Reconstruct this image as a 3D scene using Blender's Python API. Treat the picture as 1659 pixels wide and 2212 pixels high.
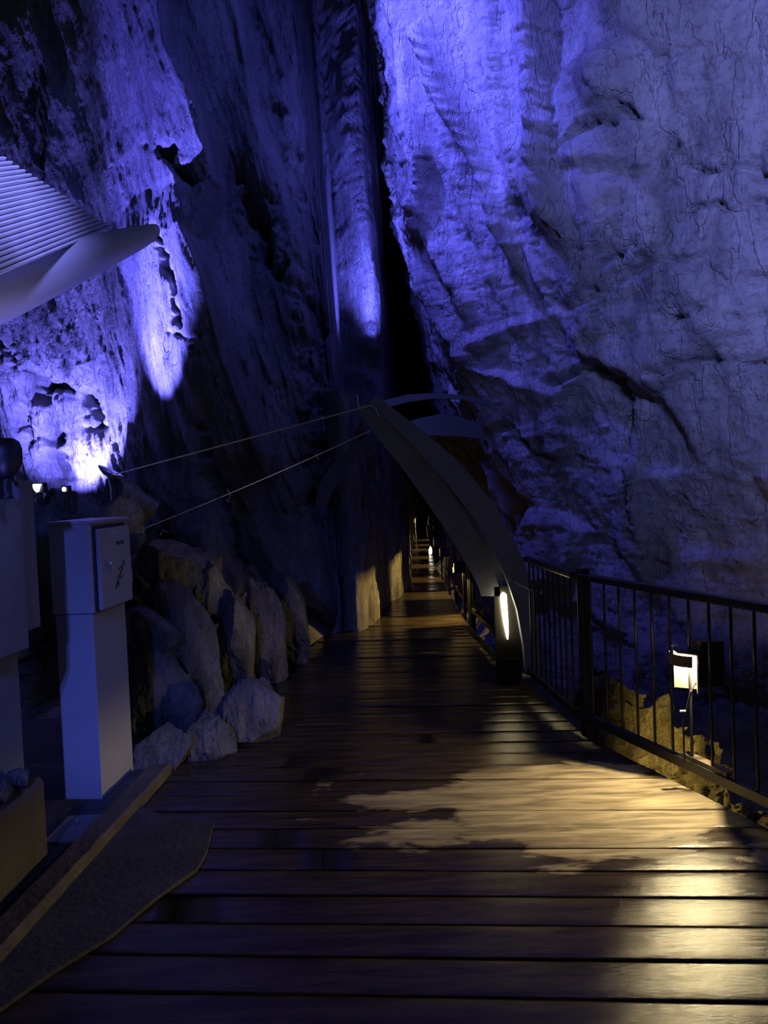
import bpy, bmesh, math, random
import numpy as np
from mathutils import Vector, Matrix
random.seed(4)
C = bpy.context.scene.collection
for o in list(bpy.data.objects): bpy.data.objects.remove(o)

# ------------------------------------------------------------------ camera
F = 1700.0
CAM = np.array([0, 0, 1.6]); PITCH = math.radians(2.05); ROLL = math.radians(-2.3)
def _rx(a): c, s = math.cos(a), math.sin(a); return np.array([[1,0,0],[0,c,-s],[0,s,c]])
def _rz(a): c, s = math.cos(a), math.sin(a); return np.array([[c,-s,0],[s,c,0],[0,0,1]])
RM = _rx(math.pi/2-PITCH) @ _rz(ROLL)
cd = bpy.data.cameras.new('camera'); cam = bpy.data.objects.new('camera', cd); C.objects.link(cam)
cam.matrix_world = Matrix.Translation(Vector(CAM)) @ Matrix(RM.tolist()).to_4x4()
cd.sensor_fit = 'VERTICAL'; cd.sensor_height = 24; cd.lens = 24*F/2212; cd.clip_end = 200
bpy.context.scene.camera = cam
def ray(x, y): return RM @ np.array([(x-829.5)/F, -(y-1106)/F, -1])
def G(x, y, z=0.0):
    d = ray(x, y); return Vector((CAM + d*(z-1.6)/d[2]).tolist())
def U(x, y, Y):
    d = ray(x, y); return Vector((CAM + d*Y/d[1]).tolist())
def PROJ(P):
    q = (P-CAM) @ RM
    return 829.5+F*q[:,0]/-q[:,2], 1106-F*q[:,1]/-q[:,2]

# ------------------------------------------------------------------ world, lights, exposure
sc = bpy.context.scene
sc.view_settings.view_transform = 'Standard'; sc.view_settings.look = 'None'
sc.view_settings.exposure = 0.0; sc.view_settings.gamma = 1; sc.view_settings.use_curve_mapping = False
w = bpy.data.worlds.new('world'); sc.world = w; w.use_nodes = True
w.node_tree.nodes['Background'].inputs[0].default_value = (0.46, 0.54, 1.0, 1)
w.node_tree.nodes['Background'].inputs[1].default_value = 0.028

BLUE = (0.115, 0.105, 1.0); PALE = (0.30, 0.36, 1.0); WARM = (1.0, 0.72, 0.26)
def look(loc, tgt):
    return (Vector(tgt)-Vector(loc)).to_track_quat('-Z', 'Y').to_euler()
def spot(name, loc, tgt, power, color, angle, blend=0.5, rad=0.03):
    l = bpy.data.lights.new(name, 'SPOT'); l.energy = power; l.color = color
    l.spot_size = math.radians(angle); l.spot_blend = blend; l.shadow_soft_size = rad
    o = bpy.data.objects.new(name, l); C.objects.link(o); o.location = loc; o.rotation_euler = look(loc, tgt); return o
def area(name, loc, tgt, power, color, sx, sy):
    l = bpy.data.lights.new(name, 'AREA'); l.energy = power; l.color = color; l.shape = 'RECTANGLE'; l.size = sx; l.size_y = sy
    o = bpy.data.objects.new(name, l); C.objects.link(o); o.location = loc; o.rotation_euler = look(loc, tgt); return o
def point(name, loc, power, color, rad=0.01):
    l = bpy.data.lights.new(name, 'POINT'); l.energy = power; l.color = color; l.shadow_soft_size = rad
    o = bpy.data.objects.new(name, l); C.objects.link(o); o.location = loc; return o

# blue floods of the cavern, plus unseen fill spots added among them
spot('flood_beam_left', U(90,1025,7.9), U(380,420,8.6), 2300, BLUE, 44, 0.4, 0.03)
spot('flood_beam_left_core', U(90,1025,7.9), U(400,640,8.4), 2600, (0.13,0.125,1.0), 42, 0.6, 0.03)
spot('flood_beam_left_low', U(120,1040,8.75), U(190,900,9.6), 1150, (0.15,0.14,1.0), 110, 0.7, 0.02)
spot('flood_beam_right', (-1.2, 7.0, 7.6), (1.0, 8.4, 5.6), 2300, (0.105,0.105,1.0), 68, 0.95, 0.2)
spot('right_front_fill', (-1.9, 4.8, 7.8), (0.95, 8.5, 5.4), 2000, (0.115,0.11,1.0), 47, 1.0, 0.25)  # added frontal fill, softens shadows left by the grazing flood
spot('flood_beam_gap', U(815,860,10.3), U(780,360,12.0), 1800, (0.11,0.115,1.0), 50, 0.8, 0.05)
spot('middle_fill', (0.4, 4.6, 8.2), (-1.3, 8.6, 5.4), 300, (0.09,0.12,1.0), 60, 0.9, 0.3)  # unseen ambient fill added for the dim middle of the left wall
spot('cavern_fill', (0.6, -1.5, 4.2), (4.5, 5.6, 4.5), 4700, (0.23,0.265,1.0), 60, 1.0, 0.6)
spot('kiosk_blue', (-1.27, 0.2, 2.3), (-1.6, 4.6, 0.9), 560, (0.10,0.15,1.0), 36, 0.7, 0.08)
spot('kiosk_roof_fill', (-1.45, 2.3, 0.75), (-1.5, 2.65, 2.5), 110, (0.16,0.16,1.0), 84, 0.8, 0.12)  # unseen fill added from below to brighten roof and barge board

spot('kiosk_top_fill', (-0.35, 2.1, 3.5), (-1.5, 2.6, 2.5), 150, (0.24,0.25,1.0), 46, 0.8, 0.1)  # unseen fill added above to brighten the corrugated sheet

# ------------------------------------------------------------------ materials
def mat(name, col, rough=0.6, metal=0.0, emit=None, es=0.0, bump=0.0, bscale=40, var=0.0, vscale=6, spec=0.5):
    m = bpy.data.materials.new(name); m.use_nodes = True; nt = m.node_tree; b = nt.nodes['Principled BSDF']
    b.inputs['Base Color'].default_value = (*col, 1); b.inputs['Roughness'].default_value = rough
    b.inputs['Metallic'].default_value = metal; b.inputs['Specular IOR Level'].default_value = spec
    if emit: b.inputs['Emission Color'].default_value = (*emit, 1); b.inputs['Emission Strength'].default_value = es
    tc = nt.nodes.new('ShaderNodeTexCoord')
    if var:
        n = nt.nodes.new('ShaderNodeTexNoise'); n.inputs['Scale'].default_value = vscale; n.inputs['Detail'].default_value = 6
        nt.links.new(tc.outputs['Object'], n.inputs['Vector'])
        r = nt.nodes.new('ShaderNodeValToRGB'); r.color_ramp.elements[0].position = .3; r.color_ramp.elements[1].position = .7
        r.color_ramp.elements[0].color = (*[c*(1-var) for c in col], 1); r.color_ramp.elements[1].color = (*[min(1, c*(1+var)) for c in col], 1)
        nt.links.new(n.outputs['Fac'], r.inputs[0]); nt.links.new(r.outputs[0], b.inputs['Base Color'])
    if bump:
        n = nt.nodes.new('ShaderNodeTexNoise'); n.inputs['Scale'].default_value = bscale; n.inputs['Detail'].default_value = 8
        nt.links.new(tc.outputs['Object'], n.inputs['Vector'])
        bp = nt.nodes.new('ShaderNodeBump'); bp.inputs['Strength'].default_value = bump; bp.inputs['Distance'].default_value = .02
        nt.links.new(n.outputs['Fac'], bp.inputs['Height']); nt.links.new(bp.outputs[0], b.inputs['Normal'])
    return m

def rock_mat(name, c1, c2, dark, stain=0.5, bumpd=0.05, sc_=1.0):
    m = bpy.data.materials.new(name); m.use_nodes = True; nt = m.node_tree; N = nt.nodes; L = nt.links
    b = N['Principled BSDF']; b.inputs['Roughness'].default_value = .62; b.inputs['Specular IOR Level'].default_value = .35
    tc = N.new('ShaderNodeTexCoord')
    mp = N.new('ShaderNodeMapping'); mp.inputs['Scale'].default_value = (1, 1, .28); mp.inputs['Rotation'].default_value = (0, -.28, 0)
    L.new(tc.outputs['Object'], mp.inputs['Vector'])
    def noise(vec, s, d=8, r=.6, dist=0):
        n = N.new('ShaderNodeTexNoise'); n.inputs['Scale'].default_value = s*sc_; n.inputs['Detail'].default_value = d
        n.inputs['Roughness'].default_value = r; n.inputs['Distortion'].default_value = dist; L.new(vec, n.inputs['Vector']); return n.outputs['Fac']
    def ramp(f, p0, p1, a, c):
        r = N.new('ShaderNodeValToRGB'); r.color_ramp.elements[0].position = p0; r.color_ramp.elements[1].position = p1
        r.color_ramp.elements[0].color = (*a, 1); r.color_ramp.elements[1].color = (*c, 1); L.new(f, r.inputs[0]); return r.outputs[0]
    base = ramp(noise(mp.outputs[0], 2.2), .35, .68, c1, c2)
    st = ramp(noise(mp.outputs[0], 1.3, 10, .7, .6), .50, .66, (0,0,0), (stain,stain,stain))
    mx = N.new('ShaderNodeMix'); mx.data_type = 'RGBA'; L.new(st, mx.inputs[0]); L.new(base, mx.inputs[6]); mx.inputs[7].default_value = (*dark, 1)
    sp = ramp(noise(tc.outputs['Object'], 16, 10, .75), .34, .50, (.45,.45,.45), (1,1,1))
    mu = N.new('ShaderNodeMix'); mu.data_type = 'RGBA'; mu.blend_type = 'MULTIPLY'; mu.inputs[0].default_value = .8
    L.new(mx.outputs[2], mu.inputs[6]); L.new(sp, mu.inputs[7]); L.new(mu.outputs[2], b.inputs['Base Color'])
    h1 = noise(mp.outputs[0], 7, 12, .68, .3); h2 = noise(tc.outputs['Object'], 22, 10, .7)
    vo = N.new('ShaderNodeTexVoronoi'); vo.feature = 'DISTANCE_TO_EDGE'; vo.inputs['Scale'].default_value = 2.3*sc_
    ds = N.new('ShaderNodeVectorMath'); ds.operation = 'ADD'; nv = N.new('ShaderNodeTexNoise'); nv.inputs['Scale'].default_value = 3*sc_; nv.inputs['Detail'].default_value = 5
    L.new(mp.outputs[0], nv.inputs['Vector']); L.new(mp.outputs[0], ds.inputs[0]); L.new(nv.outputs['Color'], ds.inputs[1]); L.new(ds.outputs[0], vo.inputs['Vector'])
    cr = ramp(vo.outputs[0], 0.0, .035, (0,0,0), (1,1,1))
    a1 = N.new('ShaderNodeMath'); a1.operation = 'MULTIPLY_ADD'; L.new(h2, a1.inputs[0]); a1.inputs[1].default_value = .35; L.new(h1, a1.inputs[2])
    a2 = N.new('ShaderNodeMath'); a2.operation = 'MULTIPLY_ADD'; L.new(cr, a2.inputs[0]); a2.inputs[1].default_value = .22; L.new(a1.outputs[0], a2.inputs[2])
    bp = N.new('ShaderNodeBump'); bp.inputs['Strength'].default_value = 1; bp.inputs['Distance'].default_value = bumpd
    L.new(a2.outputs[0], bp.inputs['Height']); L.new(bp.outputs[0], b.inputs['Normal'])
    return m
M = {}
M['rock'] = rock_mat('limestone', (.24,.23,.215), (.50,.48,.45), (.10,.097,.09), .7, .08)
M['rock_right'] = rock_mat('limestone_pale', (.30,.29,.27), (.58,.56,.52), (.12,.115,.105), .85, .09)
M['gorge'] = rock_mat('gorge_stone', (.16,.15,.13), (.45,.42,.36), (.05,.048,.042), .8, .05, 3.0)
M['boulder'] = rock_mat('boulder_stone', (.11,.108,.10), (.33,.32,.30), (.045,.043,.04), .85, .07, 2.0)
M['steel_dark'] = mat('dark_painted_steel', (.022,.022,.026), .38, .2, bump=.1)
M['rail'] = mat('railing_paint', (.03,.03,.034), .33, .3)
M['cab'] = mat('grey_cabinet_paint', (.46,.46,.48), .5, 0, var=.06, vscale=3, bump=.06, bscale=120)
M['cab_dark'] = mat('cabinet_seam', (.03,.03,.04), .6)
M['cab2'] = mat('slate_cabinet_paint', (.20,.21,.24), .55, 0, var=.08, bump=.06, bscale=90)
M['sheet'] = mat('corrugated_white_sheet', (.62,.62,.66), .4, 0, var=.12, vscale=9)
M['barge'] = mat('white_barge_board', (.55,.55,.62), .42, 0, bump=.08, bscale=60)
M['beam'] = mat('grey_arch_sheet', (.22,.25,.34), .6, 0, var=.07, vscale=4, bump=.08, bscale=50)
M['conc'] = mat('worn_concrete', (.065,.065,.066), .75, 0, var=.25, vscale=5, bump=.35, bscale=35)
M['retain'] = mat('ochre_concrete', (.095,.08,.055), .8, 0, var=.2, vscale=3, bump=.4, bscale=30)
M['kerb'] = mat('kerb_timber', (.12,.095,.065), .7, 0, var=.35, vscale=7, bump=.5, bscale=30)
M['black'] = mat('black_plastic', (.010,.010,.012), .45)
M['rope'] = mat('pale_rope', (.75,.75,.78), .8)
M['metal'] = mat('bright_metal', (.6,.6,.62), .25, .9)
M['label'] = mat('pale_label', (.55,.55,.58), .6)
M['bulb_warm'] = mat('warm_bulb', (1,.9,.6), .4, 0, (1.0,.80,.40), 30)
M['scallop_warm'] = mat('warm_light_scallop', (1,.9,.6), .4, 0, (1.0,.80,.42), 13)  # emission stands for lamp light falling on the panel
M['bulb_far'] = mat('far_bulb', (1,.9,.7), .4, 0, (1.0,.9,.65), 6)
M['bulb_blue'] = mat('blue_white_bulb', (.8,.8,1), .4, 0, (.55,.58,1.0), 9)
M['hood_in'] = mat('hood_inside', (.14,.13,.10), .5)
M['paper'] = mat('yellowed_metal', (.16,.16,.17), .5)

def deck_mat():
    m = bpy.data.materials.new('wet_deck_wood'); m.use_nodes = True; nt = m.node_tree; N = nt.nodes; L = nt.links
    b = N['Principled BSDF']; tc = N.new('ShaderNodeTexCoord')
    at = N.new('ShaderNodeAttribute'); at.attribute_name = 'plank'
    mp = N.new('ShaderNodeMapping'); mp.inputs['Scale'].default_value = (1, 7, 1); L.new(tc.outputs['Object'], mp.inputs['Vector'])
    cmb = N.new('ShaderNodeVectorMath'); cmb.operation = 'ADD'; L.new(mp.outputs[0], cmb.inputs[0])
    sc3 = N.new('ShaderNodeVectorMath'); sc3.operation = 'SCALE'; sc3.inputs[3].default_value = 9.0; L.new(at.outputs['Vector'], sc3.inputs[0]); L.new(sc3.outputs[0], cmb.inputs[1])
    def noise(vec, s, d=6, r=.6, dist=0):
        n = N.new('ShaderNodeTexNoise'); n.inputs['Scale'].default_value = s; n.inputs['Detail'].default_value = d
        n.inputs['Roughness'].default_value = r; n.inputs['Distortion'].default_value = dist; L.new(vec, n.inputs['Vector']); return n.outputs['Fac']
    def ramp(f, p0, p1, a, c):
        r = N.new('ShaderNodeValToRGB'); r.color_ramp.elements[0].position = p0; r.color_ramp.elements[1].position = p1
        r.color_ramp.elements[0].color = (*a, 1); r.color_ramp.elements[1].color = (*c, 1); L.new(f, r.inputs[0]); return r.outputs[0]
    def math_(op, a, b_=None, c=None):
        n = N.new('ShaderNodeMath'); n.operation = op
        for i, v in enumerate((a, b_, c)):
            if v is None: continue
            if isinstance(v, (int, float)): n.inputs[i].default_value = v
            else: L.new(v, n.inputs[i])
        return n.outputs[0]
    grain = noise(cmb.outputs[0], 2.6, 9, .62, .5)
    col = ramp(grain, .38, .62, (.17,.135,.09), (.44,.37,.25))
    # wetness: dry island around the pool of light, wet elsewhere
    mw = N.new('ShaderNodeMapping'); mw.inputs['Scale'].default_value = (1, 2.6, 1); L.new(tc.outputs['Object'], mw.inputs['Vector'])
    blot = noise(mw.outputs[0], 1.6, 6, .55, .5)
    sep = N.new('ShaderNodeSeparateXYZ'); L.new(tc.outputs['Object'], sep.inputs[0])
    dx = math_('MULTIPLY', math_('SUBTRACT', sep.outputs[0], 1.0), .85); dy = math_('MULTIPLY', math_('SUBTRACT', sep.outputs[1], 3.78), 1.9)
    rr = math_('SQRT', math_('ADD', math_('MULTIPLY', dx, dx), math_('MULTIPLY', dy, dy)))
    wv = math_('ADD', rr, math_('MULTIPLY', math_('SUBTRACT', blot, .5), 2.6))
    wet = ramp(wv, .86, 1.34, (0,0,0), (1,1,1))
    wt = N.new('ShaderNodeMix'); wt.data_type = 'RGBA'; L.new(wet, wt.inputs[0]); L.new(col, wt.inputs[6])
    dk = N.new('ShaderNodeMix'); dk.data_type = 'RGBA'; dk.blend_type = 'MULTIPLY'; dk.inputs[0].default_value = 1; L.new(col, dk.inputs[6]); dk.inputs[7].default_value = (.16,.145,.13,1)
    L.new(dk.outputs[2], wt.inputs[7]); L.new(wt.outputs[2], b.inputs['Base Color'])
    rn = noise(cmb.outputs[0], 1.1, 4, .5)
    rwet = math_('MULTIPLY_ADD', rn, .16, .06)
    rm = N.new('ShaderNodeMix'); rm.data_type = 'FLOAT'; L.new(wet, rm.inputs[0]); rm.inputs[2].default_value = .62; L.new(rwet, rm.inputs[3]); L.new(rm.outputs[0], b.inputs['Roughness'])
    b.inputs['Specular IOR Level'].default_value = .30
    fine = noise(mp.outputs[0], 26, 6, .7); drop = noise(tc.outputs['Object'], 48, 3, .6)
    h = math_('ADD', math_('MULTIPLY', fine, .5), math_('MULTIPLY', drop, .5))
    bp = N.new('ShaderNodeBump'); bp.inputs['Strength'].default_value = .5; bp.inputs['Distance'].default_value = .004; L.new(h, bp.inputs['Height']); L.new(bp.outputs[0], b.inputs['Normal'])
    return m
M['deck'] = deck_mat()

# ------------------------------------------------------------------ helpers
def obj(name, bm, m, parent=None, smooth=False):
    me = bpy.data.meshes.new(name)
    bmesh.ops.recalc_face_normals(bm, faces=bm.faces); bm.to_mesh(me); bm.free()
    if smooth:
        for p in me.polygons: p.use_smooth = True
    o = bpy.data.objects.new(name, me); C.objects.link(o); me.materials.append(m)
    if parent: o.parent = parent
    return o
def thing(name, label, cat, loc=(0,0,0), rz=0, group=None):
    o = bpy.data.objects.new(name, None); C.objects.link(o); o.location = loc; o.rotation_euler = (0,0,rz); o.empty_display_size = .05
    return tag(o, label, cat, group)
def tag(o, label, cat, group=None):
    o['label'] = label; o['category'] = cat
    if group: o['group'] = group
    return o
def struct(o, label=None):
    o['kind'] = 'structure'
    if label: o['label'] = label
    return o
def dup(root, loc, rz, label, group):
    r = root.copy(); C.objects.link(r); r.location = loc; r.rotation_euler = (0,0,rz); r['label'] = label; r['group'] = group
    for ch in list(root.children):
        c = ch.copy(); C.objects.link(c); c.parent = r
        for g in ch.children:
            d = g.copy(); C.objects.link(d); d.parent = c
    return r
def box(bm, x0, x1, y0, y1, z0, z1, bev=0.0):
    vs = [bm.verts.new((x, y, z)) for x in (x0,x1) for y in (y0,y1) for z in (z0,z1)]
    fs = [bm.faces.new([vs[i] for i in f]) for f in ((0,1,3,2),(4,6,7,5),(0,4,5,1),(2,3,7,6),(0,2,6,4),(1,5,7,3))]
    if bev:
        es = list({e for f in fs for e in f.edges}); bmesh.ops.bevel(bm, geom=es, offset=bev, segments=2, affect='EDGES', profile=.6)
    return bm
def B(*a, **k): return box(bmesh.new(), *a, **k)
def tube(bm, pts, r, seg=8, cap=True):
    pts = [Vector(p) for p in pts]; rs = r if isinstance(r, (list, tuple)) else [r]*len(pts)
    rings = []; up = Vector((0,0,1))
    for i, p in enumerate(pts):
        t = (pts[min(i+1, len(pts)-1)]-pts[max(i-1, 0)]).normalized()
        a = t.cross(up if abs(t.z) < .95 else Vector((1,0,0))).normalized(); b = t.cross(a)
        rings.append([bm.verts.new(p + (a*math.cos(k*2*math.pi/seg)+b*math.sin(k*2*math.pi/seg))*rs[i]) for k in range(seg)])
    for i in range(len(rings)-1):
        for k in range(seg): bm.faces.new((rings[i][k], rings[i][(k+1)%seg], rings[i+1][(k+1)%seg], rings[i+1][k]))
    if cap: bm.faces.new(rings[0][::-1]); bm.faces.new(rings[-1])
    return bm
def T(*a, **k): return tube(bmesh.new(), *a, **k)
def lathe(prof, seg=24):
    bm = bmesh.new(); rings = []
    for r, z in prof: rings.append([bm.verts.new((r*math.cos(k*2*math.pi/seg), r*math.sin(k*2*math.pi/seg), z)) for k in range(seg)])
    for i in range(len(rings)-1):
        for k in range(seg): bm.faces.new((rings[i][k], rings[i][(k+1)%seg], rings[i+1][(k+1)%seg], rings[i+1][k]))
    bm.faces.new(rings[0][::-1]); bm.faces.new(rings[-1]); return bm
def bar(bm, a, b, wd, ht):     # rectangular bar between two points, ht vertical
    a, b = Vector(a), Vector(b); t = (b-a).normalized(); s = t.cross(Vector((0,0,1))).normalized(); u = s.cross(t)
    vs = []
    for p in (a, b):
        for i, j in ((-1,-1),(1,-1),(1,1),(-1,1)): vs.append(bm.verts.new(p + s*i*wd/2 + u*j*ht/2))
    for f in ((0,1,2,3),(7,6,5,4),(0,4,5,1),(1,5,6,2),(2,6,7,3),(3,7,4,0)): bm.faces.new([vs[k] for k in f])
    return bm

# numpy noise
_rs = np.random.RandomState(7); _perm = _rs.permutation(256); _perm = np.concatenate([_perm]*3); _val = _rs.rand(256)*2-1
def vnoise(x, y, z):
    xi, yi, zi = np.floor(x).astype(int), np.floor(y).astype(int), np.floor(z).astype(int)
    fx, fy, fz = x-xi, y-yi, z-zi
    s = lambda t: t*t*t*(t*(t*6-15)+10)
    ux, uy, uz = s(fx), s(fy), s(fz); xi &= 255; yi &= 255; zi &= 255
    h = lambda a, b, c: _val[_perm[_perm[_perm[a & 255]+(b & 255)]+(c & 255)]]
    def lx(b, c): return h(xi, b, c)*(1-ux)+h(xi+1, b, c)*ux
    return (lx(yi, zi)*(1-uy)+lx(yi+1, zi)*uy)*(1-uz)+(lx(yi, zi+1)*(1-uy)+lx(yi+1, zi+1)*uy)*uz
def fbm(x, y, z, o=5, g=.5, ridged=False):
    t = 0; a = 1; n = 0
    for i in range(o):
        v = vnoise(x+i*17.3, y+i*5.1, z+i*9.7)
        if ridged: v = 1-2*np.abs(v)
        t = t+a*v; n += a; a *= g; x, y, z = x*2.03, y*2.03, z*2.03
    return t/n
def cell(x, y, z):     # worley F1 / F2 for blocky facets; returns f1, f2, id value
    xi, yi, zi = np.floor(x).astype(int), np.floor(y).astype(int), np.floor(z).astype(int)
    f1 = np.full(x.shape, 9.); f2 = np.full(x.shape, 9.); idv = np.zeros(x.shape)
    for a in (-1,0,1):
        for b in (-1,0,1):
            for c in (-1,0,1):
                X, Y, Z = xi+a, yi+b, zi+c
                k = _perm[_perm[_perm[X & 255]+(Y & 255)]+(Z & 255)]
                px = X+.5+_val[k]*.45; py = Y+.5+_val[_perm[k+31]]*.45; pz = Z+.5+_val[_perm[k+77]]*.45
                d = np.sqrt((x-px)**2+(y-py)**2+(z-pz)**2)
                n = d < f1; f2 = np.where(n, f1, np.minimum(f2, d)); idv = np.where(n, _val[_perm[k+11]], idv); f1 = np.where(n, d, f1)
    return f1, f2, idv
def grid_obj(name, P, nu, nv, m, smooth=True):
    me = bpy.data.meshes.new(name); me.vertices.add(nu*nv); me.vertices.foreach_set('co', P.astype(np.float32).ravel())
    i = np.arange(nu-1)[:,None]*nv+np.arange(nv-1)[None,:]
    q = np.stack([i, i+nv, i+nv+1, i+1], -1).reshape(-1, 4); n = len(q)
    me.loops.add(n*4); me.polygons.add(n); me.loops.foreach_set('vertex_index', q.ravel().astype(np.int32))
    me.polygons.foreach_set('loop_start', np.arange(0, n*4, 4, dtype=np.int32)); me.polygons.foreach_set('loop_total', np.full(n, 4, np.int32))
    me.update(calc_edges=True); me.validate()
    me.polygons.foreach_set('use_smooth', np.full(n, smooth)); me.materials.append(m)
    o = bpy.data.objects.new(name, me); C.objects.link(o); return o
def resample(pts, n):
    pts = np.array(pts, float); 
    for _ in range(2):      # soften the corners a little
        q = [pts[0]]
        for a, b in zip(pts[:-1], pts[1:]): q += [a*.8+b*.2, a*.2+b*.8]
        q.append(pts[-1]); pts = np.array(q)
    d = np.concatenate([[0], np.cumsum(np.linalg.norm(np.diff(pts, axis=0), axis=1))]); s = np.linspace(0, d[-1], n)
    return np.stack([np.interp(s, d, pts[:,k]) for k in range(2)], 1), s
def crack_depth(u, v, lines):
    t = np.zeros(u.shape)
    for pts, wd, dp in lines:
        uu = u+12*vnoise(u*.02, v*.02, u*0)+6*vnoise(u*.09, v*.09, u*0+9); vv = v+12*vnoise(v*.02, u*.02, u*0+5)+6*vnoise(v*.09, u*.09, u*0+7)
        d = np.full(u.shape, 1e9)
        for (ax, ay), (bx, by) in zip(pts[:-1], pts[1:]):
            L2 = (bx-ax)**2+(by-ay)**2; s = np.clip(((uu-ax)*(bx-ax)+(vv-ay)*(by-ay))/L2, 0, 1)
            d = np.minimum(d, np.hypot(uu-ax-s*(bx-ax), vv-ay-s*(by-ay)))
        t = t+dp*np.exp(-(d/wd)**1.4)*np.clip(.75+.9*vnoise(u*.035, v*.035, u*0+3), .1, 1.2)
    return t
def crest(u, v, pts, wl, wr, h):   # ridge whose left flank fades over wl and right flank over wr
    pts = np.array(pts, float); o = np.argsort(pts[:,1]); c = np.interp(v, pts[o,1], pts[o,0])
    k = (v > pts[:,1].min()-60) & (v < pts[:,1].max()+60); e = np.clip(np.minimum(v-pts[:,1].min()+60, pts[:,1].max()+60-v)/60, 0, 1)
    d = u-c; return h*e*np.where(d < 0, np.clip(1+d/wl, 0, 1), np.clip(1-d/wr, 0, 1)**2)
def wall(name, plan, z0, z1, leanf, dispf, nu, nv, m, dirn=None):
    pl, s = resample(plan, nu); t = np.gradient(pl, axis=0); t /= np.linalg.norm(t, axis=1)[:,None]
    nrm = np.stack([t[:,1], -t[:,0]], 1)       # right of travel direction
    z = np.linspace(z0, z1, nv); S, Z = np.meshgrid(s, z, indexing='ij')
    X = np.repeat(pl[:,0:1], nv, 1); Y = np.repeat(pl[:,1:2], nv, 1); NX = np.repeat(nrm[:,0:1], nv, 1); NY = np.repeat(nrm[:,1:2], nv, 1)
    lx, ly = leanf(S, Z, X, Y); X = X+lx; Y = Y+ly
    P = np.stack([X.ravel(), Y.ravel(), Z.ravel()], 1); u, v = PROJ(P)
    d = dispf(P, u, v, S.ravel(), Z.ravel())
    kx, ky = dirn if dirn else (NX.ravel(), NY.ravel())
    P[:,0] += kx*d; P[:,1] += ky*d
    j = fbm(P[:,0]*2, P[:,1]*2, P[:,2]*2, 3); P[:,2] += .08*j
    return grid_obj(name, P, nu, nv, m)

# ------------------------------------------------------------------ cavern walls
def px(x, d): return ((x-829.5)/F*d, d)
left_plan = [(-7.5,6.5), px(-250,9.6), px(0,9.9), px(150,9.7), px(260,9.3), px(420,8.2), px(470,8.1), px(560,8.3), px(640,8.6), px(700,8.8), px(735,9.3), px(752,10.2), px(765,11.6)]
def lean_left(S, Z, X, Y):
    zz = np.maximum(Z-1.0, 0); return -.03*zz, .06*zz-.22*np.maximum(1.6-Z, 0)
def disp_left(P, u, v, S, Z):
    x, y, z = P[:,0]+.30*P[:,2], P[:,1], P[:,2]
    d = .30*fbm(x*1.1, y*1.1, z*.22, 4) + .20*fbm(x*2.6, y*2.6, z*.45, 5, .55, True) + .07*fbm(x*7, y*7, z*2.2, 5, .6)
    d = d*(1-.55*np.clip((u-120)/80, 0, 1)*np.clip((540-u)/60, 0, 1)*np.clip((950-v)/60, 0, 1))
    low = np.clip((1.9-z)/1.4, 0, 1); f1, f2, i = cell(x*1.5, y*1.5, z*1.1+.4*x)
    d = d*(1-.5*low)+low*(.35*i+.3*np.clip((f2-f1)*2, 0, 1)-.1)
    d = d+crest(u, v, [(355,-60),(385,150),(450,280),(480,420),(420,520),(470,640),(505,800),(580,980)], 190, 26, .6)
    d = d+crest(u, v, [(500,-50),(560,300),(640,560),(700,900)], 60, 40, .20)+crest(u, v, [(740,-50),(745,400),(760,800)], 70, 30, .3)
    d = d-crack_depth(u, v, [([(330,330),(380,350),(450,425)], 9, .25), ([(345,520),(385,620),(400,700)], 7, .22), ([(385,735),(450,770)], 8, .25), ([(450,930),(500,1110),(520,1220)], 7, .3),
        ([(520,400),(600,560),(680,660),(700,900),(700,1100)], 24, .55), ([(560,0),(640,350),(690,520)], 12, .2), ([(690,0),(720,350)], 20, .5), ([(95,850),(112,930),(125,1050)], 22, .7), ([(60,900),(62,960)], 8, .25), ([(20,740),(100,840),(150,860)], 7, .25), ([(200,860),(215,930)], 12, .3)])
    return d
struct(wall('wall_left', left_plan, -.6, 8.6, lean_left, disp_left, 800, 680, M['rock'], (0,-1)), 'fluted limestone cave wall on the left, lit blue in streaks')

tun_plan = [px(735,8.9), px(752,8.5), px(775,8.6), px(796,9.3), px(864,11.3), px(870,13.5), px(874,16), px(884,19), px(895,24), (1.15,31)]
def disp_tun(P, u, v, S, Z):
    x, y, z = P[:,0], P[:,1], P[:,2]
    f1, f2, i = cell(x*1.3, y*1.3, z*.9)
    d = .08*fbm(x*2, y*2, z*.5, 5, .55, True)+.05*i+.04*fbm(x*9, y*9, z*3, 4)
    return d*np.clip((S-0)/.6, .2, 1)
struct(wall('wall_tunnel', tun_plan, -.5, 2.6, lambda S,Z,X,Y: (-.06*np.maximum(Z-.9,0)-.02*np.maximum(Z,0), .18*Z*0), disp_tun, 500, 170, M['gorge']), 'low rock wall along the far walkway, lit yellow by the path lamps')

back_plan = [px(640,12.6), px(730,12.2), px(800,11.6), px(840,11.7), px(856,13.0), px(870,15), px(885,22), px(905,32)]
def disp_back(P, u, v, S, Z):
    x, y, z = P[:,0]+.12*P[:,2], P[:,1], P[:,2]
    d = .25*fbm(x*1.5, y*1.5, z*.3, 5)+.12*fbm(x*5, y*5, z*1, 5, .6, True)
    return d+crest(u, v, [(770,-60),(775,300),(800,560),(835,700),(800,800)], 60, 30, .35)-crest(u, v, [(800,790),(790,960)], 60, 60, .7)
struct(wall('wall_back', back_plan, 1.9, 13, lambda S,Z,X,Y: (-.02*(Z-2), 0*Z), disp_back, 300, 420, M['rock'], (0,-1)), 'rock column deep in the gap, one face lit bright blue')

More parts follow.
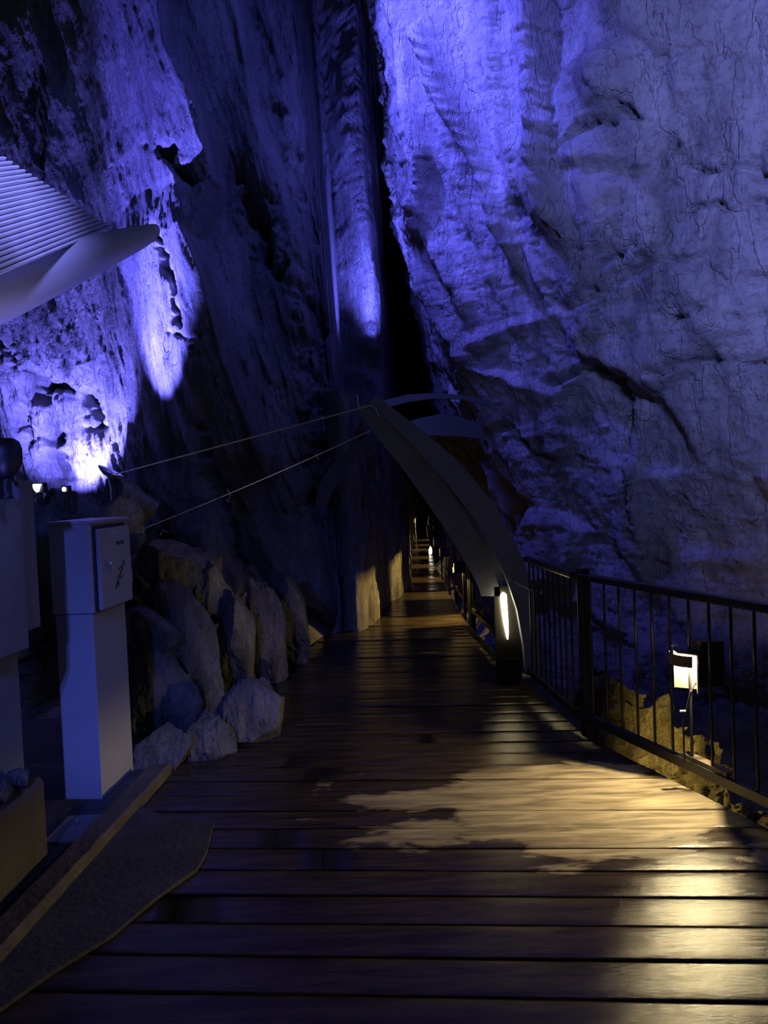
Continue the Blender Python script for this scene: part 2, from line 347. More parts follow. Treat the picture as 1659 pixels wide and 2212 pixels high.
right_plan = [(2.6,32), (2.2,20), (2.1,14), (1.95,11), (1.72,9.6), (1.75,9.1), (2.1,8.7), (2.6,8.2), (3.2,7.3), (3.9,6.5), (4.8,5.2), (5.8,3.6), (6.6,1.5)]
def lean_right(S, Z, X, Y):
    k = np.interp(X, [1.7, 2.2, 3.9, 6], [1, 1, .55, .4]); return -k*np.interp(Z, [-2,1.0,2.0,3.0,3.8,5.5,7.0,9.5], [0,0,.45,.92,1.15,1.42,1.55,1.75]), -.08*np.maximum(Z-1.2, 0)
right_cracks = [([(1255,500),(1275,560),(1290,625)], 3.0, 0.087), ([(1290,630),(1340,580),(1400,535),(1450,495),(1520,455),(1659,440)], 5.4, 0.136),
    ([(1380,425),(1395,530)], 3.0, 0.087), ([(1450,400),(1448,470),(1440,510)], 3.0, 0.074), ([(1150,770),(1180,830),(1260,810),(1400,800),(1500,795),(1560,780),(1700,795)], 7.8, 0.149),
    ([(1330,815),(1345,880),(1350,930)], 7.2, 0.217), ([(1350,930),(1370,1020),(1395,1120),(1400,1260)], 4.8, 0.124), ([(1480,700),(1560,675),(1600,690)], 7.2, 0.136), ([(1460,575),(1540,545)], 4.8, 0.074), ([(1640,610),(1700,590)], 10.8, 0.155),
    ([(1170,420),(1205,430)], 4.2, 0.074), ([(925,390),(920,450),(925,480)], 4.8, 0.124), ([(1240,340),(1320,285),(1360,290)], 8.4, 0.155), ([(1450,130),(1500,95)], 8.4, 0.124), ([(1380,240),(1430,290),(1520,370),(1659,380)], 9.6, 0.155),
    ([(1180,30),(1200,200),(1230,300)], 15.6, 0.155), ([(1080,940),(1150,990),(1230,1010)], 12.0, 0.186)]
def disp_right(P, u, v, S, Z):
    x, y, z = P[:,0]+.35*P[:,2], P[:,1], P[:,2]
    up = np.clip((1500-u)/500, 0, 1)*np.clip((900-v)/300, 0, 1)
    d = .26*fbm(x*.8, y*.8, z*.5, 4)+.07*fbm(x*2.4, y*2.4, z*1.3, 6, .6, True)+.05*fbm(x*6, y*6, z*4, 6, .7)+.02*fbm(x*16, y*16, z*8, 4, .7, True)
    d = d+up*(.16*fbm(x*2.6, y*2.6, z*.28, 4, .5, True))
    f1, f2, i = cell(x*1.0, y*.9, z*1.2); d = d+(1-up)*(.20*i)*np.clip((f2-f1)*5, 0, 1)
    c = lambda pts, wl, wr, h: crest(u, v, pts, wl, wr, h)
    d = d+c([(860,-50),(900,180),(935,350),(925,470)], 40, 26, .34)+c([(940,90),(985,210),(1060,360),(1120,540)], 40, 22, .36)+c([(1060,-50),(1100,200),(1160,420)], 70, 34, .24)+c([(1165,-50),(1200,180),(1230,380),(1260,480)], 100, 22, .32)
    d = d+c([(930,500),(960,560),(1010,660)], 30, 20, .12)+c([(1390,900),(1400,1250)], 60, 16, .15)
    d = d+.22*np.exp(-(((u-1350)/60)**2+((v-200)/60)**2))
    return -(-d+crack_depth(u, v, right_cracks))
def flip(f): return f
struct(wall('wall_right', right_plan, -1.4, 9.2, lean_right, disp_right, 900, 720, M['rock_right']), 'broad leaning limestone face on the right, violet above and grey below')

# ground of the gorge outside the boardwalk
gx = np.linspace(-6, 7, 300); gy = np.linspace(.5, 33, 420); GX, GY = np.meshgrid(gx, gy, indexing='ij')
gz = -.75+.25*fbm(GX*1.2, GY*1.2, GX*0, 4)+.10*fbm(GX*4, GY*4, GX*0+3, 4, .6, True)
edge = np.interp(GY, [0,3.45,4.79,6.66,9,12.9,19,24,33], [2.9,1.65,1.18,1.01,.86,.94,1.1,1.4,2.0])
gz = gz+.30*np.exp(-((GX-edge-.55)/.26)**2)*np.clip((GY-1)/1, 0, 1)
struct(grid_obj('ground', np.stack([GX.ravel(), GY.ravel(), gz.ravel()], 1), 300, 420, M['rock']), 'rocky gorge bed below the boardwalk')

cx, cy = np.meshgrid(np.linspace(-2.5, 4.5, 90), np.linspace(12.6, 33, 240), indexing='ij')
cz = 2.45+.25*fbm(cx, cy, cx*0, 4)+.12*fbm(cx*3, cy*3, cx*0+2, 4, .6, True)
struct(grid_obj('ceiling', np.stack([cx.ravel(), cy.ravel(), cz.ravel()], 1), 90, 240, M['rock']), 'low rock ceiling over the far boardwalk')
struct(wall('wall_end', [(-2,31.5),(1,32.2),(4,31.5)], -1, 3.2, lambda S,Z,X,Y: (0*Z, 0*Z), lambda P,u,v,S,Z: .3*fbm(P[:,0]*2, P[:,1]*2, P[:,2]*2, 4), 60, 50, M['rock']), 'rock at the end of the far passage')

def disp_gorge(P, u, v, S, Z):
    x, y, z = P[:,0], P[:,1], P[:,2]; f1, f2, i = cell(x*5, y*5, z*6)
    return .10*fbm(x*4, y*4, z*4, 5, .6, True)+.07*i*np.clip((f2-f1)*4, 0, 1)+.03*fbm(x*14, y*14, z*14, 4, .7)
gw = wall('wall_gorge', [(1.45,6.6),(1.60,5.7),(1.72,5.1),(1.92,4.5),(2.12,3.9),(2.45,3.0),(2.9,1.9)], -.8, .14, lambda S,Z,X,Y: (.25*(Z+.8), .12*(Z+.8)-.0*Z), disp_gorge, 620, 110, M['gorge'])
me = gw.data; co = np.empty(len(me.vertices)*3, np.float32); me.vertices.foreach_get('co', co); co = co.reshape(-1, 3)
top = np.clip(1-(5.3-co[:,1])/1.1, 0, 1); k = (co[:,2]+.8)/.94; lim = -.46+.46*top+.16*fbm(co[:,0]*3, co[:,1]*3, co[:,0]*0, 4, .6)
co[:,2] = -.8+k*(lim+.8); me.vertices.foreach_set('co', co.ravel()); me.update()
struct(gw, 'jagged rock edge below the near railing, gilded by lamps under the deck')

# ------------------------------------------------------------------ boardwalk
Ly = [1.0, 2.39, 3.31, 3.9, 4.5, 5.2, 6.35, 8.45, 8.66, 11.47, 15.81, 24.08, 31]
Lx = [-1.9, -1.9, -1.9, -1.8, -1.35, -1.1, -1.0, -.68, -.32, .16, .33, .98, 1.35]
Ry = [1.0, 3.45, 4.79, 6.66, 8.98, 12.85, 15.1, 18.74, 24, 31]
Rx = [2.5, 1.65, 1.18, 1.01, .87, .93, .93, 1.08, 1.35, 1.8]
SL = -.086
def deck():
    bm = bmesh.new(); vals = []; y = 1.2; wd = .2; k = 0
    while y < 30:
        h = random.uniform(-.002, .002); tl = random.uniform(-.007, .007); tx = random.uniform(-.002, .002)
        for_split = random.random() < .35
        def edgep(Y, xs, ys):     # x of the edge for the slanted board line through (0,Y)
            x = 0
            for _ in range(3): x = np.interp(Y+SL*x, ys, xs)
            return float(x)
        y0, y1 = y+.0013, y+wd-.0013
        xl0, xl1, xr0, xr1 = edgep(y0, Lx, Ly), edgep(y1, Lx, Ly), edgep(y0, Rx, Ry), edgep(y1, Rx, Ry)
        cuts = [0, 1]
        if y < 5 and for_split: cuts = [0, random.uniform(.25, .75), 1]
        for a, b in zip(cuts[:-1], cuts[1:]):
            ns = 12; rnd = random.random(); top = []
            rows = [0, .06, .3, .5, .7, .94, 1]; drop = [-.003, 0, -.0003, -.0006, -.0003, 0, -.003]
            g = .0015/(xr0-xl0)
            gridv = []
            for i in range(ns+1):
                t = a+(b-a)*i/ns; t = min(max(t, a+(g if a > 0 else 0)), b-(g if b < 1 else 0)); col = []
                for rr, dr in zip(rows, drop):
                    xx = (xl0+(xr0-xl0)*t)*(1-rr)+(xl1+(xr1-xl1)*t)*rr; yy = y0+(y1-y0)*rr
                    wv = .0012*math.sin(xx*2.1+k*1.7)
                    col.append(bm.verts.new((xx, yy+SL*xx, h+tl*(rr-.5)*wd+dr+wv)))
                col.append(bm.verts.new((col[-1].co.x, col[-1].co.y, -.04))); col.insert(0, bm.verts.new((col[0].co.x, col[0].co.y, -.04)))
                gridv.append(col)
            for i in range(ns):
                for j in range(len(rows)+1):
                    f = bm.faces.new((gridv[i][j], gridv[i+1][j], gridv[i+1][j+1], gridv[i][j+1])); vals.append(rnd); f.smooth = (0 < j < len(rows))
                f = bm.faces.new((gridv[i][0], gridv[i][-1], gridv[i+1][-1], gridv[i+1][0])); vals.append(rnd)
            for e in (0, ns):
                f = bm.faces.new(gridv[e]); vals.append(rnd)
        y += wd; k += 1
    me = bpy.data.meshes.new('floor'); bm.normal_update(); bm.to_mesh(me); bm.free()
    at = me.attributes.new('plank', 'FLOAT_VECTOR', 'FACE'); v = np.zeros((len(vals), 3)); v[:,0] = vals; v[:,1] = np.array(vals)*3.7; at.data.foreach_set('vector', v.ravel())
    me.materials.append(M['deck']); o = bpy.data.objects.new('floor', me); C.objects.link(o); return o
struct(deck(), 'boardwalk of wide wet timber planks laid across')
# edge beams carrying the boards
bm = bmesh.new()
pts = [(2.5,1.0),(1.65,3.45),(1.18,4.79),(1.01,6.66),(.87,8.98)]
for a, b in zip(pts[:-1], pts[1:]): bar(bm, (a[0]-.06, a[1], -.11), (b[0]-.06, b[1], -.11), .07, .13)
struct(obj('trim_1', bm, M['steel_dark']), 'dark steel edge joist under the boards')

def poly_slab(name, pts, z0, z1, m, sub=0):
    bm = bmesh.new(); a = [bm.verts.new((p[0], p[1], z0)) for p in pts]; b = [bm.verts.new((p[0], p[1], z1)) for p in pts]
    bm.faces.new(a[::-1]); bm.faces.new(b); n = len(pts)
    for i in range(n): bm.faces.new((a[i], a[(i+1)%n], b[(i+1)%n], b[i]))
    return obj(name, bm, m)
struct(poly_slab('trim_2', [G(-120,2290),G(0,2190),G(110,2110),G(240,2030),G(340,1945),G(425,1885),G(446,1850),G(462,1783),G(405,1779),G(340,1765),G(300,1745),G(250,1765),G(150,1870),G(0,1990),G(-120,2080)], .002, .018, M['conc']), 'thin concrete ramp skin spread over the boards on the left')

# ------------------------------------------------------------------ left foreground
k0, k1 = G(346,1672), G(-60,2015); k0 = Vector((-1.33,4.42,.004)); k1 = Vector((-1.455,2.3,.004))
bm = bmesh.new(); n = 22; prev = None
for i in range(n+1):
    p = k0.lerp(k1, i/n); s = Vector((1,-.08,0)); a = .065+.0015*math.sin(i*1.9); z = .055+.002*math.sin(i*2.7)
    r = [bm.verts.new(p+s*q+Vector((0,0,zz))) for q, zz in ((-a,0),(-a,z-.01),(-a+.012,z),(a-.015,z+.004),(a,z-.012),(a,0))]
    if prev:
        for j in range(6): bm.faces.new((prev[j], prev[(j+1)%6], r[(j+1)%6], r[j]))
    else: bm.faces.new(r)
    prev = r
bm.faces.new(prev[::-1]); tag(obj('kerb_beam', bm, M['kerb']), 'brown weathered kerb beam running past the foot of the pale cabinet', 'kerb')
# retaining wall
bm = bmesh.new(); ys = np.linspace(.9, 3.40, 16)
prev = None
for i, y in enumerate(ys):
    x = -1.535-(3.42-y)*.02; h = .37+.012*math.sin(i*2.2)
    r = [bm.verts.new(q) for q in ((x,y,-.02),(x,y,h-.02),(x-.02,y,h),(x-.13,y,h+.01),(x-.13,y,-.02))]
    if prev:
        for j in range(5): bm.faces.new((prev[j], prev[(j+1)%5], r[(j+1)%5], r[j]))
    else: bm.faces.new(r)
    prev = r
bm.faces.new(prev[::-1]); struct(obj('wall_retaining', bm, M['retain']), 'low brown concrete retaining wall at the bottom left')
# ground pad behind kerb
struct(poly_slab('trim_3', [(-1.40,4.9),(-1.42,4.4),(-1.62,2.2),(-4.5,2.2),(-4.5,5.6),(-2.2,5.6)], -.03, .012, M['conc']), 'dark concrete pad under the cabinets')

# boulders
def rock_mesh(seed, size, chunk=1.0, sub=6):
    bm = bmesh.new(); bmesh.ops.create_icosphere(bm, subdivisions=sub, radius=1)
    V = np.array([v.co[:] for v in bm.verts]); rs = np.random.RandomState(seed); 
    for k in range(20):    # chop with planes to get facets
        n = rs.randn(3); n /= np.linalg.norm(n); h = rs.uniform(.52, .86)
        d = V@n; V = V-np.clip(d-h, 0, None)[:,None]*n*chunk
    o = rs.rand(3)*50
    V *= (1+.12*fbm(V[:,0]*2+o[0], V[:,1]*2+o[1], V[:,2]*2, 6, .65)+.07*fbm(V[:,0]*4, V[:,1]*4+o[1], V[:,2]*1.6+o[2], 5, .65, True))[:,None]
    V *= np.array(size)
    for v, c in zip(bm.verts, V): v.co = c
    return bm
def boulder(loc, size, rot, seed, label, name='boulder', cat='boulder', group='boulders at the foot of the left wall', sub=6):
    bm = rock_mesh(seed, size, sub=sub); bmesh.ops.rotate(bm, verts=bm.verts, cent=(0,0,0), matrix=Matrix.Rotation(rot[0],3,'X')@Matrix.Rotation(rot[1],3,'Y')@Matrix.Rotation(rot[2],3,'Z'))
    o = obj(name, bm, M['boulder'], smooth=True); o.location = loc; return tag(o, label, cat, group)
def bpx(x0, x1, y0, y1, Y, dep, rot, seed, label, **k):
    c = U((x0+x1)/2, (y0+y1)/2, Y); return boulder(c, ((x1-x0)/2/F*Y*1.42, dep*1.15, (y1-y0)/2/F*Y*1.36), rot, seed, label, **k)
bpx(395,500,1540,1665,4.75,.17,(0,0,.3),3,'pointed grey boulder beside the deck edge, second from the right of the row')
bpx(492,612,1475,1620,5.0,.2,(0,.1,.2),5,'craggy dark boulder at the right end of the row, on the deck edge')
bpx(300,400,1575,1700,4.6,.14,(0,.5,.2),8,'small leaning boulder at the end of the kerb beam')
bpx(340,480,1260,1590,5.6,.3,(0,-.12,.3),12,'tallest upright blue-lit boulder behind the pale cabinet')
bpx(270,410,1410,1590,5.2,.22,(0,.2,.1),15,'broad grey boulder low behind the pale cabinet, right of it')
bpx(290,380,1300,1440,5.3,.2,(0,-.5,.2),18,'tilted slab boulder wedged between the cabinet and the tallest boulder')
bpx(310,460,1175,1330,6.3,.35,(0,.35,.4),21,'peaked boulder topping the pile behind the tallest boulder')
bpx(430,500,1235,1350,6.2,.25,(0,0,.1),24,'narrow boulder perched right of the peaked one')
bpx(465,560,1300,1500,6.1,.25,(0,.08,.2),27,'tall slab boulder between the blue-lit boulder and the warm-lit one')
bpx(535,610,1290,1500,6.5,.2,(0,-.1,.3),30,'warm-lit ribbed boulder beside the deck')
bpx(590,665,1265,1440,7.1,.25,(0,-.12,.2),33,'last brown boulder before the dark recess, touching the deck')
bpx(180,300,1085,1240,6.6,.35,(0,.2,.2),36,'round boulder behind the top of the pale cabinet')
bpx(70,200,1060,1180,6.9,.4,(0,.1,.6),39,'wide dark boulder in front of the blue floodlights')
bpx(230,330,1040,1150,7.2,.35,(0,.1,.6),42,'dark boulder below the rope end on the rock mound')
bpx(60,130,1130,1400,5.6,.4,(0,.0,.6),45,'shadowed boulder between the two cabinets')
for i, (x, y, rad, lab) in enumerate([(-1.60, 3.32, .062, 'rounded grey stone on the far end of the low retaining wall'), (-1.605, 3.14, .075, 'rough pale stone second from the far end of the retaining wall'), (-1.61, 2.95, .055, 'small stone in the middle of the three on the retaining wall edge'), (-1.615, 2.79, .07, 'grey stone on the retaining wall nearest the picture edge')]):
    boulder((x, y, .375+rad*.62), (rad*1.0, rad*1.15, rad*.95), (0,.2,i), 60+i, lab, name='stone', cat='stone', group='loose stones on the retaining wall', sub=5)

# pale cabinet on pedestal
cab = thing('electrical_cabinet', 'pale grey electrical cabinet on a tall pedestal beside the kerb beam', 'electrical cabinet', (-1.53,4.06,0), math.radians(-4))
W, D = .20, .42         # camera face width, depth along the walkway
obj('pedestal', B(-W,0,0,D,.012,.985,bev=.004), M['cab'], cab)
obj('cabinet_body', B(-W-.008,.012,-.012,D+.02,.99,1.455,bev=.005), M['cab'], cab)
obj('roof_plate', B(-W-.012,.035,-.02,D+.03,1.455,1.472,bev=.004), M['cab'], cab)
door = obj('door', B(.022,.044,.03,D+.012,1.0,1.425,bev=.004), M['cab'], cab)
obj('door_gasket', B(.012,.022,.012,D+.0,.992,1.44), M['cab_dark'], cab)
obj('latch_handle', T([(.052,.13,1.18),(.058,.13,1.19),(.058,.13,1.23),(.052,.13,1.24)], .005, 8), M['metal'], door)
obj('lock_cylinder', T([(.044,.085,1.235),(.052,.085,1.235)], .006, 10), M['metal'], door)
obj('hinge', T([(.046,D+.005,1.10),(.046,D+.005,1.18)], .005, 8), M['metal'], door)
obj('name_plate', B(.044,.0455,.15,.27,1.385,1.41), M['label'], door)
g = bmesh.new()
for k in range(4): box(g, .044,.0452,.235+k*.028,.253+k*.028,1.325,1.345)
obj('faded_lettering', g, M['cab_dark'], door)
g = bmesh.new(); sc_pts = [(.20,1.09),(.235,1.13),(.26,1.155),(.30,1.19),(.335,1.235)]
for a, b in zip(sc_pts[:-1], sc_pts[1:]): bar(g, (.0452,a[0],a[1]), (.0452,b[0],b[1]), .001, .012)
for a, b in (((.25,1.19),(.29,1.205)),((.27,1.14),(.30,1.15)),((.24,1.12),(.255,1.10))): bar(g, (.0452,*a), (.0452,*b), .001, .008)
obj('dark_scratch', g, M['cab_dark'], door)

# darker cabinet at the left edge
c2 = thing('control_cabinet', 'large dark blue-grey control cabinet cut by the left picture edge', 'electrical cabinet', (-1.62,3.35,.0), math.radians(-4))
obj('pedestal', B(-.62,-.055,-.12,.15,-.02,.93,bev=.004), M['cab2'], c2)
body = obj('cabinet_body', B(-.66,-.005,-.20,.16,.93,1.60,bev=.006), M['cab2'], c2)
obj('back_box', B(-.5,-.02,.17,.30,1.0,1.68,bev=.006), M['cab2'], c2)
d2 = obj('door', B(-.64,-.045,-.222,-.203,.985,1.585,bev=.004), M['cab2'], c2)
obj('door_gasket', B(-.645,-.034,-.2045,-.2005,.975,1.59), M['cab_dark'], c2)
obj('keyhole_plate', B(-.072,-.06,-.227,-.221,1.0,1.03,bev=.003), M['black'], d2)
obj('pedestal_panel', B(-.60,-.13,-.128,-.119,.05,.9,bev=.002), M['cab2'], c2)
obj('conduit', T([(-.09,-.135,.5),(-.09,-.135,.92)], .008), M['cab2'], c2)
gl = thing('globe_lamp', 'black unlit rounded lamp head on a short stem above the left cabinet', 'lamp', (U(3,880,3.3).x, 3.3, 1.60))
obj('lamp_head', lathe([(.001,.255),(.04,.253),(.062,.238),(.07,.21),(.071,.17),(.062,.135),(.045,.105),(.03,.09),(.001,.088)]), M['black'], gl, True)
obj('stem', lathe([(.024,0),(.03,.004),(.024,.012),(.022,.06),(.026,.095),(.001,.096)], 16), M['black'], gl, True)

# junction plate and bolt at the foot
jp = thing('junction_cover', 'flat dark metal cover plate on the ground before the pale cabinet', 'cover plate', G(165,1790,.012))
obj('plate', B(-.09,.10,-.16,.13,0,.012,bev=.002), M['cab2'], jp)
obj('bolt', lathe([(.005,.012),(.005,.03),(.009,.032),(.009,.04),(.001,.042)], 10), M['metal'], jp)

# kiosk roof with corrugated sheet
rib = Vector((0,1,.456)).normalized()
E1 = U(240,491,3.3); E0 = U(0,337,2.56); ed = (E0-E1); edl = ed.length; edn = ed.normalized(); nn = rib.cross(edn).normalized()
kr = thing('kiosk_roof', 'pitched kiosk roof of white corrugated sheet jutting in from the left', 'roof', (E1.x-1.2, E1.y-1.6, 0))
org = Vector(kr.location)
bm = bmesh.new(); NE = 420; RL = 1.35; Ltot = edl*2.4; prev = None; pitch = .036
for i in range(NE+1):
    e = Ltot*i/NE; off = .008*math.sin(e/pitch*2*math.pi); row = []
    for j in range(9):
        p = E1+edn*e-rib*(RL*j/8)+nn*off-org; row.append(p)
    row = [bm.verts.new(p) for p in row]
    if prev:
        for j in range(8): bm.faces.new((prev[j], prev[j+1], row[j+1], row[j]))
    prev = row
sh = obj('corrugated_sheet', bm, M['sheet'], kr, True)
so = sh.modifiers.new('t', 'SOLIDIFY'); so.thickness = .002
tip = U(338,500,3.35)-org; base = U(0,627,2.62)-org
ax = (base-tip).normalized(); bm = bmesh.new(); prev = None; side = Vector((1,0,0)); side = (side-ax*side.dot(ax)).normalized(); upv = ax.cross(side); upv = upv if upv.z > 0 else -upv
Lb = (base-tip).length
for i in range(30):
    t = i/29*Lb*1.4; f = min(t/Lb, 1); hh = .030+.072*f**.8; ww = .03+.035*f
    prof = [(-.6,1),(-.2,1.0),(.3,.95),(.75,.7),(1,.25),(1,-.2),(.75,-.65),(.3,-.95),(-.2,-1),(-.6,-1)]
    sh_ = .045*(1-min(t/.12, 1))     # oblique end cut
    r = [bm.verts.new(tip+ax*(t+sh_*(.5-b_*.5)*0.9)+side*a*ww+upv*b_*hh) for a, b_ in prof]
    if prev:
        for j in range(len(r)): bm.faces.new((prev[j], prev[(j+1)%len(r)], r[(j+1)%len(r)], r[j]))
    else: bm.faces.new(r)
    prev = r
bm.faces.new(prev[::-1]); obj('barge_board', bm, M['barge'], kr, True)
for dx in (.12, ):
    obj('post', B(-dx-.9,-dx-.82,-.3,-.22,0,1.75), M['steel_dark'], kr)

# blue floodlights on the mound
def flood(x, y, Y, w_, h_, label, tri=False):
    p = U(x, y, Y); t = thing('floodlight', label, 'floodlight', (p.x, p.y, p.z-.06), 0, 'blue floodlights on the rock mound')
    obj('housing', B(-w_-.015,w_+.015,.02,.10,.06-h_-.01,.06+h_+.012,bev=.004), M['black'], t)
    bm = bmesh.new()
    pts = [(-w_,h_),(w_,h_),(w_*.35,-h_),(0,-h_*1.2),(-w_*.5,-h_*.5)] if tri else [(math.sin(a)*w_, math.cos(a)*h_) for a in [i*math.pi/6 for i in range(12)]]
    a = [bm.verts.new((q[0],.0,.06+q[1])) for q in pts]; b = [bm.verts.new((q[0],.021,.06+q[1])) for q in pts]; bm.faces.new(a); bm.faces.new(b[::-1])
    for i in range(len(pts)): bm.faces.new((a[i], a[(i+1)%len(pts)], b[(i+1)%len(pts)], b[i]))
    obj('lens', bm, M['bulb_blue'], t)
    obj('bracket', B(-.02,.02,.04,.07,-.12,.06-h_), M['steel_dark'], t)
flood(78,1054,6.35,.036,.03,'larger glaring blue-white floodlight at the edge of the dark cabinet', True)
flood(137,1057,6.35,.012,.018,'small glaring blue-white floodlight right of the larger one')
# small reflector dish lamp where the rope ends
p = U(232,1018,6.75); dl = thing('dish_lamp', 'small metal dish lamp on the mound at the end of the upper rope', 'lamp', (p.x,p.y,p.z-.05))
bm = lathe([(.001,0),(.05,.01),(.09,.035),(.115,.06),(.11,.062),(.085,.04),(.04,.018),(.001,.012)]); bmesh.ops.rotate(bm, verts=bm.verts, cent=(0,0,0), matrix=Matrix.Rotation(.5,3,'Y')); obj('dish', bm, M['metal'], dl, True)
obj('stand', T([(0,0,0),(.02,.0,-.09),(.02,0,-.2)], .008), M['metal'], dl); obj('rim_wire', T([(.09,0,-.02),(.13,0,.03),(.12,0,.09),(.08,0,.11)], .004), M['metal'], dl)

# ------------------------------------------------------------------ arch of curved grey sheets over the path
def ribbon(outer, inner, deps, thick, name, parent, m=M['beam'], smooth=False):
    # closed curved box: outer / inner edge pixels at given depths, pushed back by thick
    bm = bmesh.new(); prev = None; n = 26
    def samp(pts, t):
        pts = np.array(pts, float); d = np.concatenate([[0], np.cumsum(np.linalg.norm(np.diff(pts, axis=0), axis=1))]); d /= d[-1]
        return np.interp(t, d, pts[:,0]), np.interp(t, d, pts[:,1])
    for i in range(n+1):
        t = i/n; a = samp(outer, t); b = samp(inner, t); D = np.interp(t, np.linspace(0, 1, len(deps)), deps)
        A = U(*a, D); Bp = U(*b, D); o = Vector((thick[0], thick[1], 0))
        r = [bm.verts.new(q) for q in (A, Bp, Bp+o, A+o)]
        if prev:
            for j in range(4): bm.faces.new((prev[j], prev[(j+1)%4], r[(j+1)%4], r[j]))
        else: bm.faces.new(r)
        prev = r
    bm.faces.new(prev[::-1]); return obj(name, bm, m, parent, smooth)
arch = thing('arched_rib', 'long curved grey sheet-metal rib rising from the right railing to a squared tip', 'arch rib')
ribbon([(798,868),(850,918),(905,975),(955,1035),(1005,1105),(1045,1180),(1068,1238),(1078,1268),(1083,1288)], [(768,880),(815,945),(868,1010),(915,1075),(960,1140),(1000,1205),(1025,1248),(1036,1275),(1040,1288)], [6.1]*2, (0,.05), 'inner_face', arch)
ribbon([(812,853),(870,898),(935,948),(1000,1005),(1060,1080),(1105,1155),(1135,1220),(1152,1290),(1168,1380),(1174,1474)], [(798,868),(850,918),(905,975),(958,1035),(1015,1105),(1062,1180),(1095,1250),(1118,1320),(1132,1400),(1136,1450)], [6.06,6.0], (0,.10), 'outer_flange', arch)
ribbon([(960,1030),(1012,1098),(1060,1175),(1095,1245),(1118,1315),(1134,1400),(1138,1450)], [(950,1030),(992,1100),(1040,1180),(1070,1250),(1084,1315),(1092,1380),(1094,1440)], [6.16]*2, (0,.03), 'web_plate', arch)
ribbon([(815,857),(830,870)], [(795,866),(812,884)], [6.0]*2, (0,.02), 'tip_cap', arch)
a2 = thing('arched_rib', 'faint curved grey rib falling away to the left of the path behind the big one', 'arch rib')
ribbon([(835,938),(790,945),(745,975),(712,1010),(690,1045),(680,1090)], [(830,944),(800,962),(765,998),(740,1030),(718,1062),(704,1100)], [6.5,8.4], (0,.05), 'curved_plate', a2)
a3 = thing('arched_rib', 'upper short grey rib crossing right behind the tip of the big one', 'arch rib')
ribbon([(826,866),(880,852),(940,849),(1000,853),(1060,865)], [(836,880),(880,868),(940,860),(1000,862),(1060,878)], [6.5,8.4], (0,.06), 'curved_plate', a3)
a4 = thing('arched_rib', 'lower broad grey rib spreading right to the rock behind the big one', 'arch rib')
ribbon([(870,915),(910,902),(950,895),(985,899),(1040,915)], [(885,938),(920,940),(960,941),(1000,942),(1050,950)], [6.5,8.4], (0,.06), 'curved_plate', a4)

def rope(a, b, sag, name, label, r=.004, n=24, tails=()):
    a, b = Vector(a), Vector(b); pts = [a.lerp(b, i/n)-Vector((0,0,sag*4*(i/n)*(1-i/n))) for i in range(n+1)]
    t = thing(name, label, 'rope', a); obj('strand', T([p-a for p in pts], r, 6), M['rope'], t)
    for tl in tails: obj('loose_end', T([Vector(q)-a for q in tl], r*.8, 5), M['rope'], t)
    return t
rope(U(250,1024,6.75), U(800,876,6.0), .0, 'rope', 'taut pale upper rope from the dish lamp to the tip of the arch', .0062, tails=[[U(800,874,5.99),U(812,884,5.98),U(819,901,5.98)],[U(775,884,6.05),U(774,870,6.05),U(771,853,6.05)]])
rope(U(315,1140,5.2), U(800,930,6.0), .015, 'rope', 'thin slack rope from behind the pale cabinet to the arch, the lower one', .003, tails=[[U(800,926,5.98),U(796,932,5.98),U(796,940,5.98)],[U(681,979,5.77),U(683,984,5.77),U(688,993,5.76)],[U(490,1056,5.4),U(498,1068,5.4),U(493,1085,5.4),U(488,1078,5.4)],[U(315,1140,5.2),U(308,1148,5.2),U(312,1156,5.2)],[U(345,1158,5.2),U(352,1145,5.2),U(365,1150,5.2)]])
sw = thing('string_wire', 'thin wire with small clips strung across the foot of the arch above the bright lamp', 'wire', U(1042,1250,5.95)); o0 = Vector(sw.location)
wp = [U(1060,1243,5.95),U(1075,1248,5.95),U(1086,1251,5.95),U(1108,1252,5.95),U(1120,1262,5.95),U(1148,1276,5.9),U(1166,1277,5.9)]
obj('strand', T([q-o0 for q in wp], .0018, 5), M['rope'], sw)
for pp in ([(1045,1246),(1041,1252),(1042,1258),(1045,1263)], [(1086,1251),(1083,1259),(1084,1267)]): obj('dangling_end', T([U(*q,5.94)-o0 for q in pp], .002, 5), M['rope'], sw)
obj('clip', T([U(1101,1249,5.93)-o0, U(1113,1254,5.93)-o0], .006, 6), M['metal'], sw)
kn = [(1165,1283),(1172,1275),(1171,1270),(1176,1277),(1168,1279)]; obj('knotted_clip', T([U(*q,5.88)-o0 for q in kn], .009, 6), M['metal'], sw)

# ------------------------------------------------------------------ railings
def railing(label, a, b, n, h=1.0, kerb=True, posts=(0,1), wide=.06, ext=0):
    a, b = Vector((*a, 0)), Vector((*b, 0)); t = thing('railing', label, 'railing', a); L = (b-a).length; dr = (b-a).normalized(); ang = math.atan2(dr.y, dr.x)
    t.rotation_euler = (0,0,ang)
    obj('handrail', B(-.02,L+ext,-wide/2,wide/2,h-.035,h+.005,bev=.008), M['rail'], t)
    obj('bottom_rail', B(0,L+ext,-.018,.018,.088,.14,bev=.003), M['rail'], t)
    for f in posts: obj('post', B(L*f-.028,L*f+.028,-.028,.028,-.15,h+.035,bev=.004), M['rail'], t)
    for i in range(n):
        x = L*(i+.5)/n+(.0); obj('baluster', T([(x,0,.135),(x,0,h-.035)], .0075, 8), M['rail'], t)
    return t
railing('near dark steel railing slanting along the wide part of the deck at the right edge', (1.20,4.80), (2.42,1.30), 26, posts=(0,.72))
railing('dark steel railing between the near corner post and the foot of the arch', (1.165,4.90), (1.075,6.0), 9, posts=())
